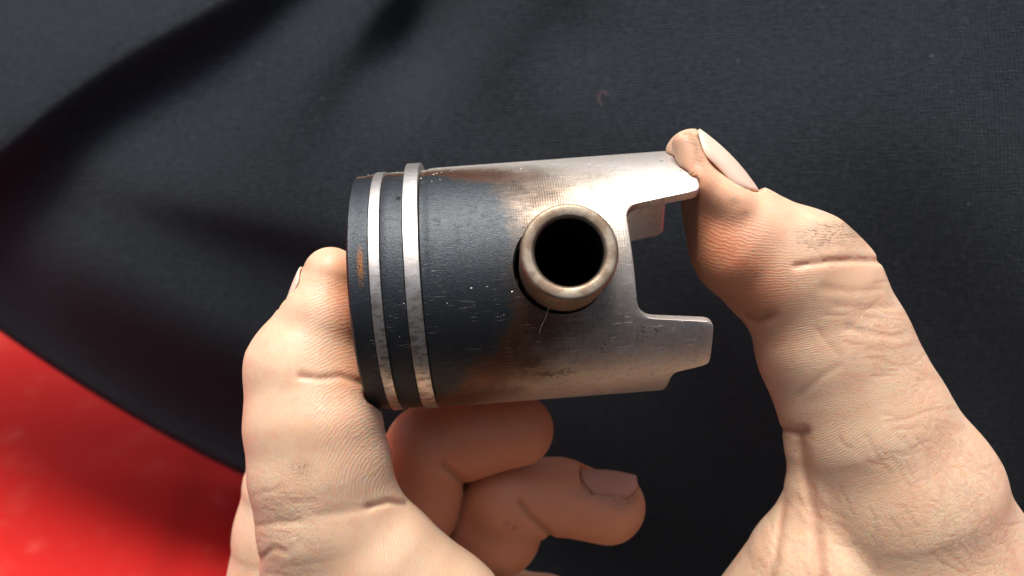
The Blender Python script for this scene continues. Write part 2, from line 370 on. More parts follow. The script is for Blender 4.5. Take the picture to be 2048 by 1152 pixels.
def build_cloth():
    m = mat_cloth()
    xs = np.concatenate([np.linspace(-1000, -60, 40, endpoint=False), np.linspace(-60, 2110, 420, endpoint=False), np.linspace(2110, 3000, 40)])
    ys = np.concatenate([np.linspace(-900, -60, 40, endpoint=False), np.linspace(-60, 1210, 260, endpoint=False), np.linspace(1210, 2300, 60)])
    PX, PY = np.meshgrid(xs, ys)
    e = edge_e(PX, PY)
    r = 36.0                                           # roll radius in px
    s = np.maximum(0, r - e)
    th = np.minimum(s / r, math.radians(97))
    rest = np.maximum(0, s - r * math.radians(97))
    eo = np.where(e < r, r - r * np.sin(th), e)        # distance left to the outline
    drop = r * (1 - np.cos(th)) + rest * 1.0
    mv = eo - e                                        # move inwards (up and right)
    low = (PY - low_edge(PX)) * 0.85 >= e - 1e-6
    gx_ = np.where(low, 0.0, 0.50); gy_ = np.where(low, 1.0, -0.86)
    qx = PX + mv * gx_; qy = PY + mv * gy_
    d = cloth_depth(qx, qy)
    X = (qx - 1024) * d / F; Y = (576 - qy) * d / F; Z = -d
    # below the frame: unseen cloth wall added to block sky and floor light
    sb = np.maximum(0, -Y - 105) ; k = np.clip(sb / 60, 0, 1)
    rise = np.where(sb < 60, 60 - np.sqrt(np.maximum(3600 - sb ** 2, 0)), 60 + (sb - 60) * 6)
    hh = np.minimum((sb - 60) * 6, 700)
    Yb = np.where(sb < 60, Y, -165 + hh * 0.26 + np.maximum(0, hh - 300) * 0.30)
    wgt = np.clip((e - 60) / 260, 0, 1)
    Y = Y * (1 - wgt) + Yb * wgt; Z = Z + np.minimum(rise, 760) * wgt
    Z = Z - np.minimum(drop * 0.45, 170) ; Y = Y + 0
    pts = np.stack([X, Y, Z], -1).reshape(-1, 3) * MM
    Mw = np.array(M_CAM)
    pw = pts @ Mw[:3, :3].T + Mw[:3, 3]
    pw[:, 2] = np.maximum(pw[:, 2], 0.004)
    ny, nx = PX.shape
    idx = np.arange(ny * nx).reshape(ny, nx)
    q = np.stack([idx[1:, :-1], idx[1:, 1:], idx[:-1, 1:], idx[:-1, :-1]], -1).reshape(-1, 4)
    q = q[(e.reshape(-1)[q] > -120).all(1)]
    c = pw.mean(0); c[2] = 0
    o = mesh_obj('black_cloth', pw - c, q, m); o.location = c
    uvl = o.data.uv_layers.new(name='UVMap')
    # cloth lengths along the sheet
    dd = np.sqrt((np.diff(pw.reshape(ny, nx, 3), axis=1) ** 2).sum(-1)); U = np.concatenate([np.zeros((ny, 1)), np.cumsum(dd, 1)], 1)
    U = U - U[:, 300:301]
    U = np.where(np.isfinite(U), U, 0)
    ks = np.ones(25) / 25
    Vd = np.sqrt((np.diff(pw.reshape(ny, nx, 3), axis=0) ** 2).sum(-1)); V = np.concatenate([np.zeros((1, nx)), np.cumsum(Vd, 0)], 0)
    V = V - V[150:151, :]
    li = np.empty(len(o.data.loops), dtype=np.int32); o.data.loops.foreach_get('vertex_index', li)
    uv = np.stack([U.reshape(-1)[li], V.reshape(-1)[li]], -1).astype(np.float32)
    uvl.data.foreach_set('uv', uv.reshape(-1))
    so = o.modifiers.new('thickness', 'SOLIDIFY'); so.thickness = 0.0009; so.offset = -1
    tag(o, 'rumpled black knitted cloth lying behind the hand above the red floor', 'cloth')
build_cloth()

# ------------------------------------------------------------------ piston
ALPHA = math.radians(4.3); TH_OFF = 1.7
ROLL = math.radians(6.6 + TH_OFF)
ax = Vector((math.cos(ALPHA), math.sin(ALPHA), -0.012)).normalized()
zc = Vector((0, 0, 1)); vv = zc.cross(ax).normalized(); zz = ax.cross(vv).normalized()
zd = (zz * math.cos(ROLL) + vv * math.sin(ROLL)).normalized(); yd = zd.cross(ax).normalized()
P_ORG = Vector((0, 1.0, -149.0))
M_P = Matrix((ax, yd, zd)).transposed()            # piston axes in camera space
def piston_root():
    o = bpy.data.objects.new('piston', None); COL.objects.link(o); o.empty_display_size = 0.01
    o.matrix_world = Matrix.Translation(W(P_ORG)) @ (R3 @ M_P).to_4x4()
    return tag(o, 'sooty two-stroke engine piston with two steel rings held between thumb and finger', 'piston')
ROOT = piston_root()
PIN_U = 7.55
U_END = 29.3; U_CUT = 17.7
def fillet(p0, p1, p2, r, n=7):
    """round the corner p1 (theta*20, u) with radius r"""
    p0, p1, p2 = map(np.array, (p0, p1, p2))
    a = (p0 - p1) / np.linalg.norm(p0 - p1); b = (p2 - p1) / np.linalg.norm(p2 - p1)
    A = p1 + a * r; B = p1 + b * r
    return [tuple((1 - t) ** 2 * A + 2 * t * (1 - t) * p1 + t * t * B) for t in np.linspace(0, 1, n)]
def end_profile():
    """u of the skirt's end as a function of theta (deg), -180..180"""
    k = 20 * math.pi / 180                          # mm per degree
    raw = [(-90 * k, 23.6), (-66 * k, 23.7), (-60.0 * k, 24.1), (-55.5 * k, U_END), (-31.0 * k, U_END), (-26.5 * k, U_CUT + 0.3), (23.3 * k, U_CUT - 0.2), (29.0 * k, U_END), (90 * k, U_END + 0.6)]
    rad = {2: 1.2, 3: 0.9, 4: 1.3, 5: 2.8, 6: 2.4, 7: 1.3}
    out = [raw[0], raw[1]]
    for i in range(2, len(raw) - 1):
        out += fillet(raw[i - 1], raw[i], raw[i + 1], rad[i])
    out.append(raw[-1])
    near = [(p[0] / k, p[1]) for p in out]
    far = [(180 - t if t >= 0 else -180 - t, u) for t, u in near]
    up_ = [(t, u) for t, u in far if t > 90.01]; lo_ = [(t, u) for t, u in far if t < -90.01]
    allp = sorted(near + up_ + lo_)
    # remove the duplicates
    res = [allp[0]]
    for p in allp[1:]:
        if p[0] - res[-1][0] > 1e-3: res.append(p)
    return np.array(res)
EP = end_profile()
def u_end(td): return np.interp(np.asarray(td) + TH_OFF, EP[:, 0], EP[:, 1], period=360)
def build_body():
    cols = sorted(set([round(float((t - TH_OFF + 180) % 360 - 180), 3) for t in EP[:, 0]] + [float(t) for t in np.arange(-180, 180, 2.5)]))
    cc = [cols[0]]
    for c in cols[1:]:
        if c - cc[-1] > 0.02: cc.append(c)
    if cc[-1] > 179.99: cc.pop()
    td = np.array(cc); th = np.radians(td); ue = u_end(td)
    # dent / softened rim noise
    rows = []                                        # each row: (u array, r array)
    c = lambda u, r: rows.append((np.full_like(td, u), np.full_like(td, r)))
    for r in (3, 7, 11, 14.5): c(-24.5 - 0.9 * (1 - (r / 19.0) ** 2), r)
    c(-24.5, 18.7); c(-24.42, 19.1); c(-24.1, 19.42); c(-22.9, 19.45); c(-22.2, 19.6); c(-21.25, 19.65); c(-21.12, 19.55); c(-21.1, 17.0)
    c(-19.35, 17.0); c(-19.33, 19.6); c(-19.2, 19.7); c(-18, 19.72); c(-16.8, 19.72); c(-16.05, 19.7); c(-15.95, 19.6); c(-15.93, 17.0)
    c(-13.5, 17.0); c(-13.48, 19.6); c(-13.35, 19.72); c(-12.7, 19.75); c(-12.3, 19.9); c(-11.8, 19.97)
    u0 = -11.0
    for fr in np.linspace(0, 1, 30):
        rows.append((u0 + (ue - 0.35 - u0) * fr, np.full_like(td, 20.0)))
    rows.append((ue - 0.12, np.full_like(td, 19.93))); rows.append((ue, np.full_like(td, 19.72)))
    rows.append((ue, np.full_like(td, 18.5))); rows.append((ue - 0.15, np.full_like(td, 18.35)))
    for fr in np.linspace(0, 1, 14):
        rows.append((ue - 0.5 + (-10 - ue + 0.5) * fr, np.full_like(td, 18.3)))
    c(-11.5, 17.5); c(-12.5, 15.8); c(-18.5, 15.0); c(-19.6, 13.5); c(-20, 11); c(-20, 5)
    n = len(td); v = []; f = []
    for (u, r) in rows:
        v += list(zip(u, r * np.sin(th), r * np.cos(th)))
    for k in range(len(rows) - 1):
        for i in range(n):
            j = (i + 1) % n
            f.append((k * n + i, k * n + j, (k + 1) * n + j, (k + 1) * n + i))
    v.append((-25.4, 0, 0)); f += [(len(v) - 1, (i + 1) % n, i) for i in range(n)]
    v.append((-20, 0, 0)); b = (len(rows) - 1) * n
    f += [(len(v) - 1, b + i, b + (i + 1) % n) for i in range(n)]
    v = np.array(v) * MM
    o = mesh_obj('piston_body', v, f, mat_piston(), ROOT)
    bm = bmesh.new(); bm.from_mesh(o.data); bmesh.ops.recalc_face_normals(bm, faces=bm.faces); bm.to_mesh(o.data); bm.free()
    # the pin hole, straight through
    bmc = bmesh.new()
    bmesh.ops.create_cone(bmc, cap_ends=True, segments=96, radius1=7.25 * MM, radius2=7.25 * MM, depth=0.06)
    bmesh.ops.translate(bmc, vec=(PIN_U * MM - 0.00025, -0.0009, 0), verts=bmc.verts)
    mc = bpy.data.meshes.new('cut'); bmc.to_mesh(mc); bmc.free()
    oc = bpy.data.objects.new('cut', mc); COL.objects.link(oc); oc.parent = ROOT
    bpy.context.view_layer.update()
    md = o.modifiers.new('hole', 'BOOLEAN'); md.operation = 'DIFFERENCE'; md.object = oc; md.solver = 'EXACT'
    apply_mods(o); bpy.data.objects.remove(oc)
    me = o.data
    me.polygons.foreach_set('use_smooth', [True] * len(me.polygons))
    me.set_sharp_from_angle(angle=math.radians(38))
    return o
BODY = build_body()
PM = BODY.data.materials[0]
def lathe(name, prof, mat, axis='x', seg=160, parent=ROOT, off=(0, 0, 0), arc=(0, 360), ecc=None):
    """prof: closed list of (along, r) in mm"""
    full = abs(arc[1] - arc[0] - 360) < 1e-6
    a = np.radians(np.linspace(arc[0], arc[1], seg, endpoint=not full))
    v = []; f = []; m = len(prof)
    for t in a:
        dr = ecc(t) if ecc else 0
        for (h, r) in prof:
            if axis == 'x': v.append((h + off[0], (r + dr) * math.sin(t) + off[1], (r + dr) * math.cos(t) + off[2]))
            else: v.append((r * math.cos(t) + off[0], r * math.sin(t) + off[1], h + off[2]))
    k = len(a)
    for i in range(k if full else k - 1):
        j = (i + 1) % k
        for q in range(m):
            p = (q + 1) % m
            f.append((i * m + q, j * m + q, j * m + p, i * m + p))
    if not full: f.append(tuple(range(m))); f.append(tuple((k - 1) * m + q for q in range(m))[::-1])
    o = mesh_obj(name, np.array(v) * MM, f, mat, parent)
    bm = bmesh.new(); bm.from_mesh(o.data); bmesh.ops.recalc_face_normals(bm, faces=bm.faces); bm.to_mesh(o.data); bm.free()
    o.data.set_sharp_from_angle(angle=math.radians(40))
    return o
RS = mat_ring()
def ring_prof(u0, u1, ri, ro):
    b = 0.1
    return [(u0, ri), (u0, ro - b), (u0 + b * 0.6, ro - 0.02), (u0 + b * 1.5, ro), (u1 - b * 1.5, ro), (u1 - b * 0.6, ro - 0.02), (u1, ro - b), (u1, ri)]
r1 = lathe('piston_ring', ring_prof(-21.05, -19.42, 17.6, 19.95), RS, arc=(150, 508), seg=200)
# the second ring springs out of its groove along the top
r2 = lathe('piston_ring', ring_prof(-15.88, -13.6, 17.6, 20.05), RS, arc=(176, 532), seg=200,
           ecc=lambda t: 1.0 * max(0, math.cos(t - math.radians(82))) ** 3)
r2['label'] = 'wider steel ring springing slightly out of its groove'
r1['label'] = 'narrower steel ring next to the crown'
PINM = mat_pin()
ro, ri = 6.72, 4.68
prof = [(9, ri), (2, 0.05), (-4, 0.05), (-7, ri), (-19, ri), (-19, ro), (28.5, ro), (28.8, ro - 0.08), (29.0, ro - 0.28), (29.05, ro - 0.5), (29.05, ri + 0.55), (29.0, ri + 0.4), (28.7, ri + 0.12), (28.3, ri)]
pin = lathe('wrist_pin', [(h, r) for h, r in prof], PINM, axis='z', off=(0, 0, 0))
pin.location = ((PIN_U + 0.12) * MM, -1.05 * MM, 1.2 * MM)
for s in (1, -1):
    b = lathe('pin_boss', [(7.5, 7.3), (15.6, 7.3), (15.6, 9.6), (8.2, 9.2), (7.5, 8.6)], PM, axis='z', off=(PIN_U, -0.9 * s, 0))
    if s < 0: b.rotation_euler = (math.pi, 0, 0)
# tiny metal flakes stuck on the soot
def flakes():
    m = flat('bright_flake', (0.8, 0.78, 0.72), 0.3, 0.7)
    v = []; f = []
    pts = []
    for i in range(150):
        pts.append((random.uniform(-23, 14), random.gauss(28, 34)))
    for i in range(40): pts.append((random.uniform(-13.4, -10), random.uniform(-5, 70)))
    for i in range(30): pts.append((random.uniform(-12, 2), random.uniform(55, 82)))
    for (u, td) in pts:
        if -21.3 < u < -19.2 or -16.2 < u < -13.3: continue
        if math.hypot(u - PIN_U, 20 * math.radians(td)) < 8: continue
        if u < -22.5: continue
        if td > 95 or td < -75: continue
        rr = 20.02 if u > -12 else 19.76
        t = math.radians(td); s = random.choice([0.035, 0.045, 0.05, 0.07]); L = s * random.choice([1, 1, 1.5, 3])
        b = len(v)
        for (du, dt, dr) in ((-L, 0, 0), (0, -s / 20, 0), (L, 0, 0), (0, s / 20, 0), (0, 0, s * 0.8)):
            v.append((u + du, (rr + dr) * math.sin(t + dt), (rr + dr) * math.cos(t + dt)))
        f += [(b, b + 1, b + 4), (b + 1, b + 2, b + 4), (b + 2, b + 3, b + 4), (b + 3, b, b + 4)]
    o = mesh_obj('metal_flakes', np.array(v) * MM, f, m, ROOT, smooth=False); o['kind'] = 'stuff'
flakes()
# black disc, an oil hole's inner shade as colour, between the rings
h = lathe('locating_hole', [(0, 0.02), (0, 0.42), (0.08, 0.36), (0.08, 0.02)], flat('soot', (0.004, 0.004, 0.004), 0.9), axis='z')
tt = math.radians(37)
h.location = (-16.6 * MM, 19.68 * math.sin(tt) * MM, 19.68 * math.cos(tt) * MM); h.rotation_euler = (-tt, 0, 0)

# ------------------------------------------------------------------ threads
def fibre(name, pts_cam, rad, mat, label, cat):
    P = [np.array(p, float) for p in pts_cam]
    ts = np.linspace(0, len(P) - 1, 40); Q = []
    for t in ts:
        i = min(int(t), len(P) - 2); q = t - i
        p0 = P[max(i - 1, 0)]; p1 = P[i]; p2 = P[i + 1]; p3 = P[min(i + 2, len(P) - 1)]
        Q.append(0.5 * (2 * p1 + (p2 - p0) * q + (2 * p0 - 5 * p1 + 4 * p2 - p3) * q * q + (3 * p1 - p0 - 3 * p2 + p3) * q ** 3))
    v = []; f = []; n = 6; org = W(Q[0])
    for i, p in enumerate(Q):
        d = Q[min(i + 1, len(Q) - 1)] - Q[max(i - 1, 0)]; d = d / np.linalg.norm(d)
        a = np.cross(d, [0, 0, 1.0]); a = a / (np.linalg.norm(a) + 1e-9); b = np.cross(d, a)
        rr = rad * (0.4 if i in (0, len(Q) - 1) else 1)
        for k in range(n):
            w_ = 2 * math.pi * k / n
            v.append(tuple(W(p + rr * (math.cos(w_) * a + math.sin(w_) * b)) - org))
    for i in range(len(Q) - 1):
        for k in range(n):
            f.append((i * n + k, i * n + (k + 1) % n, (i + 1) * n + (k + 1) % n, (i + 1) * n + k))
    o = mesh_obj(name, v, f, mat); o.location = org
    tag(o, label, cat)
fibre('hair', [unp(1101, 606, 128.0), unp(1096, 620, 128.2), unp(1090, 638, 128.5), unp(1083, 652, 128.9), unp(1079, 666, 129.4)], 0.035,
      flat('golden_hair', (0.75, 0.58, 0.30), 0.4), 'short golden hair stuck to the piston just below its pin', 'hair')
cd = lambda x, y: float(cloth_depth(np.array(x), np.array(y))) - 0.8
fibre('lint_thread', [unp(x, y, cd(x, y)) for x, y in ((1203, 212), (1197, 196), (1200, 186), (1210, 184), (1217, 192))], 0.055,
      flat('mauve_lint', (0.30, 0.14, 0.13), 0.8), 'small curled brownish thread lying on the black cloth above the piston', 'thread')

# ------------------------------------------------------------------ the hand (one continuous surface from a distance field)
def st(*a):      # stations: (px, py, depth, radius px) -> camera mm
    return [(unp(x, y, d), r * d / F) for (x, y, d, r) in a]
CH = {
 'index': [st((662, 550, 143, 56), (640, 640, 143, 82), (610, 737, 143, 116), (620, 775, 143, 124), (625, 850, 142, 132), (640, 945, 142, 138), (662, 1040, 143, 143), (700, 1200, 147, 175), (760, 1480, 156, 190)),
           st((670, 1045, 143, 126), (740, 1130, 144, 142), (850, 1260, 147, 170), (1000, 1480, 155, 200))],
 'thumb': [st((1384, 312, 143, 54), (1412, 403, 143, 80), (1490, 482, 143, 109), (1583, 545, 144, 131), (1628, 592, 145, 135), (1668, 695, 146, 146), (1735, 850, 147, 161), (1800, 990, 149, 192), (1830, 1150, 154, 235), (1800, 1450, 166, 280)),
           st((1632, 905, 147, 56), (1655, 990, 148, 82), (1640, 1150, 150, 150), (1560, 1330, 156, 190), (1480, 1500, 162, 200)),
           st((1370, 288, 138, 26), (1400, 366, 137, 33), (1468, 412, 137, 38))],
 'middle': [st((1034, 860, 161, 73), (950, 872, 162, 80), (862, 900, 163, 92)),
            st((862, 900, 163, 88), (812, 1004, 166, 107), (760, 1060, 170, 104), (612, 985, 175, 100)),
            st((585, 978, 172, 98), (592, 1070, 174, 122), (606, 1160, 176, 146), (640, 1500, 178, 170))],
 'ring': [st((1215, 1013, 168, 75), (1115, 993, 169, 75), (1012, 1000, 170, 92)),
          st((1012, 1002, 170, 88), (985, 1058, 173, 96), (900, 1120, 182, 94), (760, 1130, 192, 90)),
          st((760, 1130, 192, 90), (730, 1500, 195, 130))],
 'pinky': [st((1190, 1240, 184, 60), (1090, 1225, 186, 72), (1010, 1222, 188, 84)),
           st((1010, 1225, 188, 84), (900, 1260, 200, 80), (820, 1290, 206, 80), (800, 1500, 208, 110))],
 'palm': [st((800, 1540, 160, 190), (1150, 1700, 175, 240), (1550, 1950, 185, 260)),
          st((740, 1540, 180, 180), (1150, 1720, 188, 240), (1550, 1950, 185, 260)),
          st((790, 1540, 202, 150), (1200, 1750, 200, 220), (1550, 1950, 190, 250)),
          st((1800, 1450, 166, 280), (1700, 1750, 175, 280), (1550, 1950, 185, 260)),
          st((2120, 1250, 184, 125), (2080, 1450, 184, 190), (1850, 1750, 182, 240)),
          st((1550, 1950, 185, 265), (1620, 2500, 185, 260), (1700, 3300, 185, 290))],
}
KIN = {'index': 1.6, 'thumb': 1.8, 'middle': 1.3, 'ring': 1.3, 'pinky': 1.3, 'palm': 6.0}
def smin(a, b, k):
    h = np.clip(0.5 + 0.5 * (b - a) / k, 0, 1)
    return b + (a - b) * h - k * h * (1 - h)
def chain(P, ch):
    best = None
    for i in range(len(ch) - 1):
        (a, ra), (b, rb) = ch[i], ch[i + 1]
        ab = (b - a).astype(np.float32); L2 = float(ab @ ab)
        pa = P - a.astype(np.float32)
        t = np.clip(pa @ ab / L2, 0, 1)
        q = pa - t[:, None] * ab
        d = np.sqrt((q * q).sum(1)) - (ra + (rb - ra) * t)
        best = d if best is None else smin(best, d, 1.2)
    return best
def seg_dist2(px, py, pl):
    best = None
    for i in range(len(pl) - 1):
        ax_, ay_ = pl[i]; bx_, by_ = pl[i + 1]
        dx, dy = bx_ - ax_, by_ - ay_
        t = np.clip(((px - ax_) * dx + (py - ay_) * dy) / (dx * dx + dy * dy), 0, 1)
        d = np.hypot(px - ax_ - t * dx, py - ay_ - t * dy)
        best = d if best is None else np.minimum(best, d)
    return best
# skin creases: polyline in photo pixels, width px, depth mm, digit, fade at ends handled by a taper
CREASE = [
 ([(600, 752), (640, 757), (680, 752), (730, 768)], 6, 0.75, 'index'),
 ([(735, 1015), (775, 1003), (810, 1008)], 6, 0.8, 'index'), ([(640, 1030), (700, 1022), (740, 1014)], 7, 0.22, 'index'),
 ([(512, 1052), (560, 1044), (600, 1040)], 5, 0.35, 'index'), ([(508, 990), (560, 975)], 5, 0.18, 'index'), ([(518, 1120), (550, 1095), (572, 1104)], 6, 0.45, 'index'),
 ([(1590, 532), (1650, 523), (1700, 520), (1770, 522)], 6, 0.75, 'thumb'),
 ([(1645, 575), (1700, 582), (1760, 578)], 6, 0.22, 'thumb'), ([(1670, 610), (1730, 616), (1790, 612)], 6, 0.2, 'thumb'), ([(1690, 655), (1750, 668), (1810, 670)], 6, 0.2, 'thumb'),
 ([(1495, 628), (1515, 640), (1540, 632)], 9, 0.9, 'thumb'), ([(1570, 857), (1590, 862), (1612, 862)], 8, 0.8, 'thumb'),
 ([(1600, 790), (1640, 755), (1680, 730)], 6, 0.2, 'thumb'), ([(1630, 655), (1660, 690), (1680, 712)], 4, 0.2, 'thumb'),
 ([(1605, 870), (1612, 940), (1635, 1040), (1650, 1170)], 12, 1.0, 'thumb'), ([(1570, 1010), (1560, 1080), (1545, 1170)], 9, 0.6, 'thumb'),
 ([(884, 930), (905, 950), (935, 975)], 9, 1.2, 'middle'),
 ([(1040, 1005), (1058, 1032), (1100, 1070)], 8, 1.1, 'ring'),
]
BUMP = [  # soft swellings (px, py, radius px, height mm, digit)
 (690, 870, 80, 0.9, 'index'), (660, 640, 60, 0.4, 'index'), (1700, 470, 60, 0.5, 'thumb'), (1460, 560, 70, 0.8, 'thumb'), (1560, 700, 60, 0.6, 'thumb'),
 (600, 1100, 60, 0.4, 'index')]
# piston envelope in its own axes, to flatten the pads where they press on it
MPn = np.array(M_P).astype(np.float32); PO = np.array(P_ORG, dtype=np.float32)
def envelope(P):
    q = (P - PO) @ MPn
    r = np.sqrt(q[:, 1] ** 2 + q[:, 2] ** 2)
    return np.maximum(np.maximum(-24.6 - q[:, 0], q[:, 0] - 29.45), r - 20.12)

class Nail:
    def __init__(s, root, tip, normal, width, lift=0.0):
        s.root = np.array(root, float); s.tip = np.array(tip, float)
        s.L = np.linalg.norm(s.tip - s.root); s.a = (s.tip - s.root) / s.L
        nn = np.array(normal, float); nn -= nn @ s.a * s.a; s.n = nn / np.linalg.norm(nn)
        s.b = np.cross(s.n, s.a); s.w = width / 2; s.R = s.w * 1.12
    def local(s, P):
        q = P - s.root
        return q @ s.a, q @ s.b, q @ s.n
    def height(s, t, y):                     # nail surface height over its chord plane
        z = np.sqrt(np.maximum(s.R ** 2 - y ** 2, 0.01)) - s.R
        return z + 0.05 * s.L * (1 - (2 * t / s.L - 1) ** 2)
    def carve(s, P):
        """negative inside the bed the plate sits in"""
        t, y, z = s.local(P)
        wy = s.w * np.sqrt(np.clip(1 - np.clip((0.28 * s.L - t) / (0.34 * s.L), 0, 1) ** 2 * 0.75, 0.05, 1)) + 0.1
        h = s.height(np.clip(t, 0, s.L), np.clip(y, -s.w, s.w))
        return np.maximum(np.maximum(np.abs(y) - wy, np.maximum(-0.2 - t, t - s.L - 3)), h - 0.15 - z)
    def build(s, mat, parent):
        v = []; f = []; al = []; nt_, ny_ = 18, 14
        for i in range(nt_ + 1):
            t = i / nt_
            half = s.w * math.sqrt(max(0.02, 1 - (max(0, 0.34 - t) / 0.35) ** 2 * 0.95)) * math.sqrt(max(0.05, 1 - (max(0, t - 0.70) / 0.32) ** 2 * 0.75))
            for j in range(ny_ + 1):
                y = half * (-1 + 2 * j / ny_)
                p = s.root + s.a * (t * s.L) + s.b * y + s.n * float(s.height(t * s.L, np.array(y)))
                v.append(p); al.append(t)
        for i in range(nt_):
            for j in range(ny_):
                k = i * (ny_ + 1) + j; f.append((k, k + ny_ + 1, k + ny_ + 2, k + 1))
        pw = [W(p) for p in v]; inv = parent.matrix_world.inverted()
        o = mesh_obj('fingernail', [inv @ p for p in pw], f, mat, parent)
        at = o.data.attributes.new('along', 'FLOAT', 'POINT'); at.data.foreach_set('value', al)
        so = o.modifiers.new('thickness', 'SOLIDIFY'); so.thickness = 0.0003; so.offset = 1
        return o
NAILS = [
 Nail(unp(1512, 384, 143), unp(1395, 262, 143), (0.73, 0.68, 0.02), 13.0),
 Nail(unp(585, 634, 145.5), unp(618, 538, 145.5), (-0.90, 0.33, -0.42), 11.0),
 Nail(unp(1160, 946, 167), unp(1272, 956, 167), (0.08, 0.98, 0.10), 10.0),
]
def hand_sdf(P, want=False):
    P = P.astype(np.float32)
    D = {}
    for g, chs in CH.items():
        d = None
        for c in chs:
            e = chain(P, c); d = e if d is None else smin(d, e, KIN[g])
        D[g] = d
    dep = np.maximum(-P[:, 2], 1); px = P[:, 0] * F / dep + 1024; py = 576 - P[:, 1] * F / dep
    for pl, wpx, depth, g in CREASE:
        near = (np.abs(D[g]) < 6)
        if near.any():
            dd = seg_dist2(px[near], py[near], pl)
            D[g][near] += (0.62 * depth * np.exp(-(dd / wpx) ** 2)).astype(np.float32)
    for bx, by, br, bh, g in BUMP:
        near = (np.abs(D[g]) < 6)
        D[g][near] -= (bh * np.exp(-(((px[near] - bx) ** 2 + (py[near] - by) ** 2) / br ** 2))).astype(np.float32)
    d = smin(D['index'], D['middle'], 0.35); d = smin(d, D['ring'], 0.35); d = smin(d, D['pinky'], 0.5); d = smin(d, D['thumb'], 3.0)
    d = smin(d, D['palm'], 9.0)
    d = np.maximum(d, -envelope(P))
    for nl in NAILS:
        m = (np.abs(d) < 5) & (np.linalg.norm(P - nl.root, axis=1) < nl.L + 14)
        if m.any():
            c = nl.carve(P[m])
            a = d[m]; k = 0.25; b = -c
            h_ = np.clip(0.5 - 0.5 * (a - b) / k, 0, 1)
            # only the skin above the plate is removed
            d[m] = np.maximum(a, np.minimum(b, 0.6))
    if want: return d, D, px, py
    return d
def axis_grid(a, b, lo, hi, fine, grow=1.035, mx=2.6):
    """fine spacing between lo..hi, growing outside"""
    mid = list(np.arange(lo, hi + fine, fine)); x = hi + fine; s = fine
    while x < b: s = min(s * grow, mx); mid.append(x); x += s
    pre = []; x = lo - fine; s = fine
    while x > a: s = min(s * grow, mx); pre.append(x); x -= s
    g = np.array(pre[::-1] + mid); n = (len(g) // 8) * 8 + 1
    while len(g) < n + 8: g = np.append(g, g[-1] + mx)
    return g[:n + 8] if (n + 8 - 1) % 8 == 0 else g
